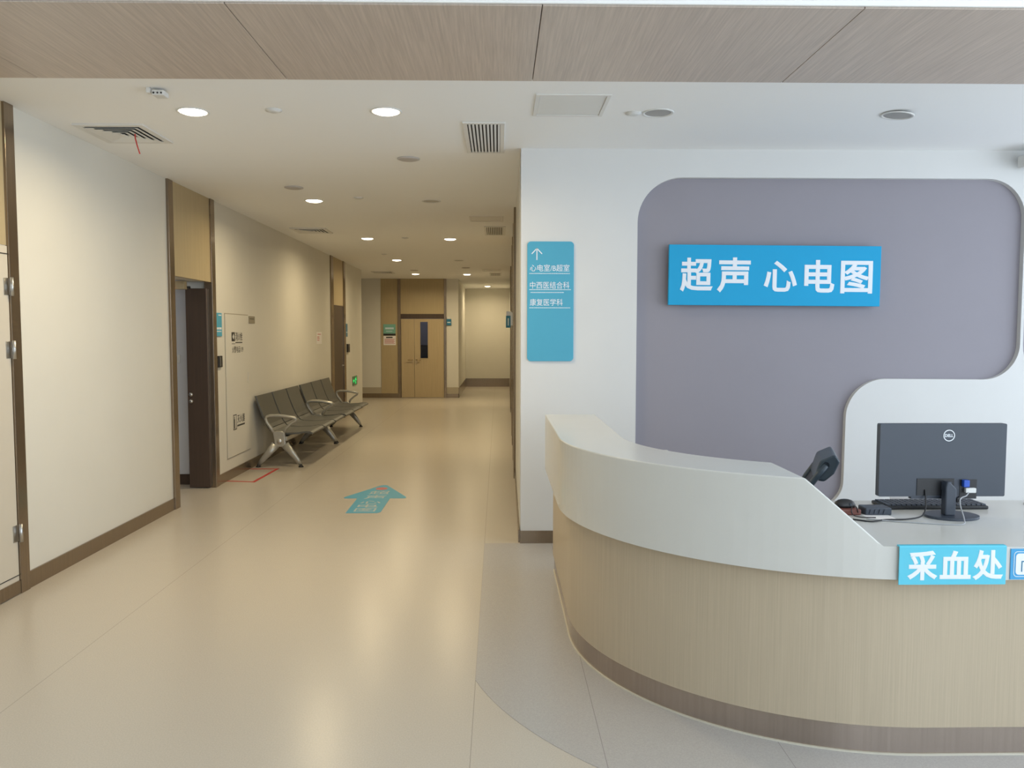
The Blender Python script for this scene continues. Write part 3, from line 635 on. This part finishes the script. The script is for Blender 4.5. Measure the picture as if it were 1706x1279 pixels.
# ------------------------------------------------------------------ waiting benches
def bench(y0, y1, label):
    """Three-seat beam bench against the left wall, its end frames at y0 and y1."""
    t = thing('waiting_bench', label, 'bench', (-2.6, (y0 + y1) / 2, 0), 'waiting benches along the left wall')
    back = [(-2.885, 0.845), (-2.845, 0.72), (-2.80, 0.60), (-2.755, 0.50), (-2.725, 0.455)]
    seat = [(-2.722, 0.45), (-2.69, 0.418), (-2.64, 0.402), (-2.52, 0.395), (-2.38, 0.402), (-2.29, 0.415), (-2.245, 0.412), (-2.215, 0.395)]
    n = 3; wdt = (y1 - y0 - 0.02) / n
    def shell(prof, a, bb, name):
        m = MB(); up = []; lo = []
        for i, p in enumerate(prof):
            q0 = Vector(prof[max(i - 1, 0)]); q1 = Vector(prof[min(i + 1, len(prof) - 1)]); d = (q1 - q0).normalized(); nn = Vector((d.y, -d.x)) * 0.012
            up.append((p[0] + nn.x, p[1] + nn.y)); lo.append((p[0] - nn.x, p[1] - nn.y))
        vs = [(u, a, v) for u, v in up] + [(u, bb, v) for u, v in up] + [(u, a, v) for u, v in lo] + [(u, bb, v) for u, v in lo]
        k = len(prof); fs = []
        for i in range(k - 1):
            fs += [(i, i + 1, k + i + 1, k + i), (2 * k + i, 3 * k + i, 3 * k + i + 1, 2 * k + i + 1), (i, 2 * k + i, 2 * k + i + 1, i + 1), (k + i, k + i + 1, 3 * k + i + 1, 3 * k + i)]
        fs += [(0, k, 3 * k, 2 * k), (k - 1, 3 * k - 1, 4 * k - 1, 2 * k - 1)]
        m.add(vs, fs)
        o = m.build(name, M_SEAT, t, bevel=0.004)
        return o
    for i in range(n):
        a = y0 + 0.01 + wdt * i + 0.024; bb = y0 + 0.01 + wdt * (i + 1) - 0.024
        bk = shell(back, a, bb, 'backrest'); st = shell(seat, a, bb, 'seat')
        MB().box(-2.66, -2.42, (a + bb) / 2 - 0.06, (a + bb) / 2 + 0.06, 0.365, 0.392).build('mount', M_SEAT, st)
    MB().box(-2.59, -2.51, y0, y1, 0.315, 0.365).build('beam', M_ALU, t, bevel=0.005)
    for y in (y0, y1):
        hb = MB(); hb.poly([[(-2.672, 0.415), (-2.655, 0.30), (-2.66, 0.235), (-2.62, 0.245), (-2.55, 0.245), (-2.52, 0.235), (-2.525, 0.30), (-2.535, 0.415), (-2.57, 0.43), (-2.64, 0.43)]], XZ, y - 0.022, y + 0.022)
        fr = hb.build('end_frame', M_ALU, t, bevel=0.008)
        MB().lathe((-2.598, y - 0.022, 0.31), [(0, -0.006), (0.028, -0.005), (0.032, 0.0)], 20, 'y').build('cap', M_STEEL, fr)
        for path in ([(-2.645, y, 0.27), (-2.735, y, 0.165), (-2.81, y, 0.08), (-2.855, y, 0.025)], [(-2.535, y, 0.27), (-2.45, y, 0.165), (-2.385, y, 0.08), (-2.35, y, 0.025)]):
            lg = MB(); lg.tube(path, [0.052, 0.040, 0.030, 0.021], 12, 0.5); l = lg.build('leg', M_ALU, t)
            q = path[-1]; MB().lathe((q[0], q[1], 0), [(0, 0.0), (0.03, 0.0), (0.03, 0.012), (0.014, 0.022), (0.014, 0.035)], 16).build('foot', M_BLACK, l)
        ar = MB()
        loop = [(-2.655, 0.40), (-2.70, 0.47), (-2.745, 0.535), (-2.758, 0.575), (-2.745, 0.603), (-2.70, 0.615), (-2.60, 0.615), (-2.50, 0.603), (-2.42, 0.588), (-2.395, 0.572), (-2.405, 0.553), (-2.46, 0.52), (-2.52, 0.465), (-2.55, 0.40)]
        ar.tube([(u, y, v) for u, v in loop], [0.020, 0.019, 0.018, 0.018, 0.018, 0.019, 0.020, 0.020, 0.019, 0.017, 0.015, 0.015, 0.016, 0.018], 12, 0.95)
        ar.build('armrest', M_ALU, t)
    return t
bA = bench(9.51, 11.56, 'three-seat charcoal metal bench next to the hydrant door')
dup(bA, (-2.6, 12.65, 0), 'three-seat charcoal metal bench next to the brown door')

# ------------------------------------------------------------------ reception desk
CX, CY = 1.6, 4.125
def dpath(r, xe=4.3, ye=5.29, n=36):
    return [(CX - r, ye), (CX - r, 4.7)] + [(CX + r * math.cos(PI + PI / 2 * k / n), CY + r * math.sin(PI + PI / 2 * k / n)) for k in range(n + 1)] + [(2.2, CY - r), (xe, CY - r)]
def dring(r0, r1, z0, z1, **kw):
    A, B = dpath(r0, **kw), dpath(r1, **kw); n = len(A); m = MB()
    vs = [(x, y, z0) for x, y in A] + [(x, y, z0) for x, y in B] + [(x, y, z1) for x, y in B] + [(x, y, z1) for x, y in A]
    fs = []
    for i in range(n - 1):
        for k in range(4):
            k2 = (k + 1) % 4; fs.append((k * n + i, k * n + i + 1, k2 * n + i + 1, k2 * n + i))
    fs += [(0, n, 2 * n, 3 * n), (n - 1, 4 * n - 1, 3 * n - 1, 2 * n - 1)]
    m.add(vs, fs); return m
desk = thing('reception_desk', 'curved reception desk with white counter, pale oak front and bronze plinth', 'reception desk', (1.6, 4.0, 0))
dring(1.20, 1.226, 0.002, 0.112).build('plinth', M_PLINTH, desk)
dring(1.226, 1.233, 0.002, 0.008).build('sealant_bead', M_SEAL, desk)
fp = dring(1.19, 1.235, 0.112, 0.69).build('front_panel', M_DESKW, desk)
MB().box(CX - 1.2, CX - 0.62, 5.25, 5.285, 0.01, 0.69).build('end_panel', M_DESKW, desk)
wt = dring(0.475, 1.29, 0.69, 0.812).build('worktop', M_STONE, desk)
rc = dring(0.96, 1.29, 0.812, 1.05).build('raised_counter', M_STONE, desk)
off = desk.location
bm = bmesh.new(); bm.from_mesh(rc.data)
nrm = Vector((0.238, 0, 0.265)).normalized()
bmesh.ops.bisect_plane(bm, geom=bm.verts[:] + bm.edges[:] + bm.faces[:], plane_co=Vector((1.135, 3.0, 1.05)) - off, plane_no=nrm, clear_outer=True)
bmesh.ops.holes_fill(bm, edges=[e for e in bm.edges if e.is_boundary])
pl = Vector((1.135, 3.0, 1.05)) - off
def sharp(e):
    if len(e.link_faces) != 2: return False
    if min(v.co.z for v in e.verts) < 0.83: return False
    return e.calc_face_angle(0) > 0.6
bmesh.ops.bevel(bm, geom=[e for e in bm.edges if sharp(e)], offset=0.006, segments=3, affect='EDGES', profile=0.5)
bmesh.ops.recalc_face_normals(bm, faces=bm.faces)
bm.to_mesh(rc.data); bm.free()

# cyan desk sign folded over the counter edge
YD = CY - 1.29
t = thing('blood_sampling_sign', 'cyan acrylic sign with three white characters hooked over the low counter edge', 'sign', (1.645, YD, 0.75))
m = MB()
pf = [(YD - 0.0055, 0.676), (YD - 0.0055, 0.814), (YD - 0.003, 0.8175), (YD + 0.001, 0.819), (YD + 0.015, 0.819)]
pi = [(YD - 0.0015, 0.676), (YD - 0.0015, 0.811), (YD - 0.0005, 0.8125), (YD + 0.002, 0.8135), (YD + 0.015, 0.8135)]
m.poly([pf + pi[::-1]], lambda u, v, w: (w, u, v), 1.449, 1.840); m.build('panel', M_CYANL, t)
lt = MB(); sx = (1.840 - 1.449) / (1676 - 1497); X = lambda px: 1.449 + (px - 1497) * sx; Zd = lambda py: 0.816 - (py - 909) * (0.816 - 0.676) / (973.5 - 909)
for ch, a, bb, c0, c1 in (('采', 1511, 1561, 916, 966), ('血', 1565, 1617, 916, 964), ('处', 1620, 1671, 915, 966)):
    write(lt, ch, X(a), X(bb), Zd(c1), Zd(c0), XZ, YD - 0.005, YD - 0.0068, 0.03)
lt.build('lettering', M_WHITE, t)
t = thing('pictogram_sign', 'blue sign with a white rounded pictogram right of the cyan desk sign', 'sign', (2.0, YD, 0.75))
MB().box(1.857, 2.15, YD - 0.004, YD - 0.0005, 0.693, 0.806).build('panel', M_BLUEL, t, bevel=0.001)
m = MB(); m.poly([rrect(1.868, 2.14, 0.703, 0.797, 0.014), rrect(1.8705, 2.1375, 0.7055, 0.7945, 0.012)], XZ, YD - 0.005, YD - 0.0035); m.build('outline', M_PALE, t)
m = MB(); m.poly([rrect(1.876, 2.13, 0.711, 0.789, 0.012)], XZ, YD - 0.005, YD - 0.0035); m.build('picture_field', M_WHITE, t)
m = MB(); m.poly([[(1.896, 0.722), (1.90, 0.722), (1.90, 0.758), (1.96, 0.758), (1.96, 0.762), (1.896, 0.762)]], XZ, YD - 0.0056, YD - 0.0045); m.build('pictogram', M_DBLUE, t)

# ------------------------------------------------------------------ on the desk
ZT = 0.812
t = thing('monitor', 'black monitor seen from behind on the low counter, round white logo', 'monitor', (1.89, 3.33, ZT))
sx0, sx1, sz0, sz1 = 1.610, 2.150, 0.895, 1.205
ys = 3.335
sh = MB().poly([rrect(sx0, sx1, sz0, sz1, 0.006, 4)], XZ, ys, ys + 0.03).build('shell', M_MON, t, bevel=0.004)
MB().box(sx0 + 0.008, sx1 - 0.008, ys + 0.03, ys + 0.0315, sz0 + 0.018, sz1 - 0.008).build('screen', M_BLACK, t)
MB().poly([[(1.752, 0.884), (2.032, 0.884), (2.032, 0.895), (1.752, 0.895)]], XZ, ys + 0.005, ys + 0.028).build('chin', M_MON, t)
hs = MB(); hs.poly([[(1.772, 0.90), (1.905, 0.90), (1.93, 0.905), (1.93, 0.972), (1.772, 0.972)]], XZ, ys - 0.003, ys + 0.001); hs.build('port_bay', M_BLACK, t)
hs = MB(); hs.box(1.955, 2.028, ys - 0.002, ys + 0.001, 0.888, 0.968); hs.build('port_recess', M_BLACK, t)
lg = MB(); ccx, ccz = 1.903, 1.155
ring = lambda r: [(ccx + r * math.cos(2 * PI * k / 36), ccz + r * math.sin(2 * PI * k / 36)) for k in range(36)]
lg.poly([ring(0.0245), ring(0.0212)], XZ, ys - 0.0018, ys + 0.0005)
write(lg, 'DELL', ccx - 0.0175, ccx + 0.0175, ccz - 0.0065, ccz + 0.0065, XZ, ys + 0.0005, ys - 0.0018, 0.03)
lg.build('logo', M_WHITE, t)
nk = MB(); nk.poly([[(1.873, 0.822), (1.916, 0.822), (1.921, 0.90), (1.919, 0.935), (1.893, 0.962), (1.879, 0.966), (1.873, 0.94)]], XZ, ys - 0.045, ys - 0.008); nk.build('stand_neck', M_MON, t, bevel=0.005)
MB().box(1.875, 1.915, ys - 0.012, ys + 0.0, 0.925, 0.96).build('stand_mount', M_MON, t)
bs = MB(); bs.poly([[(1.912 + 0.112 * math.cos(a) * (1 if abs(math.cos(a)) < 0.98 else 0.99), 3.315 + 0.085 * math.sin(a)) for a in [2 * PI * k / 36 for k in range(36)]]], XY, ZT, ZT + 0.011); bs.build('stand_base', M_MON, t, bevel=0.004)
vg = MB(); vg.box(1.962, 1.987, ys - 0.022, ys - 0.002, 0.938, 0.968); vg.build('video_plug', M_VGA, t, bevel=0.003)
vw = MB(); vw.box(1.972, 2.017, ys - 0.020, ys - 0.003, 0.913, 0.934); vw.build('cable_plug', M_WPL, t, bevel=0.003)
MB().box(1.918, 1.93, ys - 0.05, ys - 0.03, 0.88, 0.90).build('cable_clip', M_BLACK, t, bevel=0.003)

def curve_pts(P, n=8):
    P = [Vector(p) for p in P]; out = []
    for i in range(len(P) - 1):
        a, b2, c2, d = P[max(i - 1, 0)], P[i], P[i + 1], P[min(i + 2, len(P) - 1)]
        for k in range(n):
            s = k / n; out.append(0.5 * ((2 * b2) + (c2 - a) * s + (2 * a - 5 * b2 + 4 * c2 - d) * s * s + (3 * b2 - a - 3 * c2 + d) * s ** 3))
    return out + [P[-1]]
cb = MB(); cb.tube(curve_pts([(1.806, ys - 0.006, 0.925), (1.806, ys - 0.012, 0.89), (1.80, 3.31, 0.855), (1.77, 3.28, 0.825), (1.70, 3.26, ZT + 0.004), (1.60, 3.25, ZT + 0.004), (1.53, 3.22, ZT + 0.004), (1.47, 3.26, ZT + 0.004)]), 0.0032, 8)
tag(cb.build('power_cable', M_BLACK), 'black cable running from the monitor back to the left along the counter', 'cable')
cb = MB(); cb.tube(curve_pts([(1.985, ys - 0.018, 0.916), (1.965, 3.30, 0.905), (1.932, 3.285, 0.895), (1.925, 3.27, 0.865), (1.905, 3.21, 0.83), (1.875, 3.165, ZT + 0.004), (1.80, 3.17, ZT + 0.003), (1.70, 3.20, ZT + 0.003), (1.60, 3.235, ZT + 0.0035), (1.53, 3.27, ZT + 0.0035)]), 0.0026, 8)
tag(cb.build('video_cable', M_CABLEG), 'grey cable looping from the blue plug down over the counter', 'cable')
cb = MB(); cb.tube(curve_pts([(1.53, 3.345, 0.825), (1.515, 3.335, 0.853), (1.50, 3.34, 0.848), (1.50, 3.33, 0.82), (1.52, 3.30, ZT + 0.004), (1.58, 3.29, ZT + 0.004)]), 0.0022, 8)
tag(cb.build('looped_cord', M_BLACK), 'thin black cord looped beside the dark device on the counter', 'cord')

t = thing('keyboard', 'black keyboard lying on the low counter behind the monitor stand', 'keyboard', (1.93, 3.52, ZT))
MB().box(1.70, 2.16, 3.455, 3.59, ZT, ZT + 0.016).build('case', M_BLACK, t, bevel=0.005)
kk = MB()
for r in range(5):
    for c_ in range(20): kk.box(1.712 + c_ * 0.0222, 1.712 + c_ * 0.0222 + 0.018, 3.465 + r * 0.0235, 3.465 + r * 0.0235 + 0.019, ZT + 0.015, ZT + 0.022)
kk.build('keys', M_MON, t)
t = thing('computer_mouse', 'black rounded mouse resting on the brown case at the end of the tall counter', 'mouse', (1.50, 3.40, ZT + 0.02))
m = MB()
pr = [(0, 0.034), (0.35, 0.033), (0.62, 0.029), (0.85, 0.02), (0.97, 0.009), (0.92, 0.0), (0, 0.0)]
vs = []; fs = []; sg = 20
for q, hh in pr: vs += [(1.495 + 0.048 * q * math.cos(2 * PI * k / sg), 3.40 + 0.03 * q * math.sin(2 * PI * k / sg), ZT + 0.026 + hh) for k in range(sg)]
for i in range(len(pr) - 1):
    for k in range(sg): fs.append((i * sg + k, i * sg + (k + 1) % sg, (i + 1) * sg + (k + 1) % sg, (i + 1) * sg + k))
m.add(vs, fs, True); m.build('body', M_BLACK, t)
MB().box(1.505, 1.511, 3.37, 3.374, ZT + 0.036, ZT + 0.046).build('scroll_wheel', M_NAVY, t)
tag(MB().box(1.42, 1.545, 3.345, 3.45, ZT, ZT + 0.0255).build('brown_case', M_LEATH, bevel=0.006), 'flat reddish brown case lying under the mouse', 'case')
t = thing('handheld_terminal', 'dark boxy handheld terminal lying between mouse and keyboard', 'terminal', (1.60, 3.38, ZT))
MB().box(1.562, 1.675, 3.345, 3.42, ZT, ZT + 0.032).build('body', M_MON, t, bevel=0.005)
kk = MB()
for i in range(4): kk.obox((1.585 + i * 0.020, 3.343, ZT + 0.018), (0.002, 0, 0.009), (0, 0.002, 0), (0.006, 0, 0.001))
kk.build('ribs', M_MON, t)
t = tag(MB().box(1.55, 1.66, 3.27, 3.36, ZT, ZT + 0.0012).build('paper_sheet', M_PAPER), 'white paper sheet under the dark handheld terminal', 'paper')
t = thing('paper_tray', 'white slanted document rest behind the keyboard and monitor', 'document rest', (1.88, 3.62, ZT))
m = MB(); m.poly([[(1.80, 0), (1.98, 0), (1.98, 0.12), (1.80, 0.12)]], lambda u, v, w: (u, 3.605 + v * 0.25 + w * 0.97, ZT + 0.006 + v * 0.4), 0, 0.004); m.build('rest', M_PAPER, t)
MB().box(1.80, 1.98, 3.602, 3.645, ZT, ZT + 0.006).build('foot', M_WPL, t)
t = thing('white_mouse', 'white mouse at the right edge of the low counter', 'mouse', (2.47, 3.66, ZT)); t.location = (2.42, 3.55, ZT)
m = MB(); vs = []
for q, hh in [(0, 0.03), (0.5, 0.027), (0.85, 0.018), (1.0, 0.006), (0.97, 0), (0, 0)]: vs += [(2.43 + 0.05 * q * math.cos(2 * PI * k / sg), 3.55 + 0.032 * q * math.sin(2 * PI * k / sg), ZT + hh) for k in range(sg)]
m.add(vs, [(i * sg + k, i * sg + (k + 1) % sg, (i + 1) * sg + (k + 1) % sg, (i + 1) * sg + k) for i in range(5) for k in range(sg)], True); m.build('body', M_WPL, t)

# office chair inside the curve of the desk, turned to the left, backrest leaning right
ox, oy = 1.335, 4.22
t = thing('office_chair', 'slate blue office chair showing its slanted backrest above the low counter', 'office chair', (ox, oy, 0))
for k in range(5):
    a = 2 * PI * k / 5 + 0.3; dx, dy = math.cos(a), math.sin(a)
    b = MB(); b.tube([(ox + dx * 0.02, oy + dy * 0.02, 0.115), (ox + dx * 0.28, oy + dy * 0.28, 0.075)], [0.026, 0.016], 10); sp = b.build('base_arm', M_BLACK, t)
    MB().lathe((ox + dx * 0.28, oy + dy * 0.28 - 0.012, 0.032), [(0, 0), (0.03, 0), (0.03, 0.024), (0, 0.024)], 16, 'y').build('caster', M_BLACK, sp)
MB().tube([(ox, oy, 0.09), (ox, oy, 0.42)], 0.025, 14).build('gas_lift', M_STEEL, t)
MB().poly([rrect(ox - 0.24, ox + 0.2, oy - 0.23, oy + 0.23, 0.07)], XY, 0.42, 0.49).build('seat', M_NAVY, t, bevel=0.02)
# backrest: two side rails, mesh panel, top pad
def bx(s): return ox + 0.19 + 0.03 * s + 0.155 * s * s
def bz(s): return 0.50 + 0.43 * s
fr = MB()
for w_ in (-0.17, 0.17): fr.tube([(bx(s), oy + w_, bz(s)) for s in [k / 8 for k in range(9)]], [0.016] * 9, 10)
fr.tube([(bx(1), oy - 0.17, bz(1)), (bx(1), oy + 0.17, bz(1))], 0.016, 10)
fr.build('back_frame', M_NAVY, t)
m = MB(); vs = [(bx(s) + q, oy + w_, bz(s)) for q in (0, 0.006) for s in [k / 8 for k in range(9)] for w_ in (-0.165, 0.165)]
fs = [(2 * i, 2 * i + 1, 2 * i + 3, 2 * i + 2) for i in range(8)] + [(18 + 2 * i, 18 + 2 * i + 2, 18 + 2 * i + 3, 18 + 2 * i + 1) for i in range(8)] + [(2 * i, 2 * i + 2, 20 + 2 * i, 18 + 2 * i) for i in range(8)] + [(2 * i + 1, 19 + 2 * i, 21 + 2 * i, 2 * i + 3) for i in range(8)] + [(0, 18, 19, 1), (16, 17, 35, 34)]
m.add(vs, fs, True); m.build('back_mesh', M_BLACK, t)
m = MB(); m.poly([[(bx(0.82) - 0.005, bz(0.82)), (bx(1.0) - 0.03, bz(1.0) + 0.02), (bx(1.0) + 0.04, bz(1.0) + 0.055), (bx(1.0) + 0.065, bz(1.0) + 0.02), (bx(0.95) + 0.055, bz(0.9)), (bx(0.85) + 0.04, bz(0.80))]], XZ, oy - 0.17, oy + 0.17)
m.build('top_pad', M_NAVY, t, bevel=0.012, seg=3)
t.rotation_euler = (0, 0, -0.33)
MB().tube([(ox, oy, 0.41), (ox + 0.18, oy, 0.42), (bx(0.2) + 0.02, oy, bz(0.2))], 0.02, 10).build('back_bracket', M_BLACK, t)
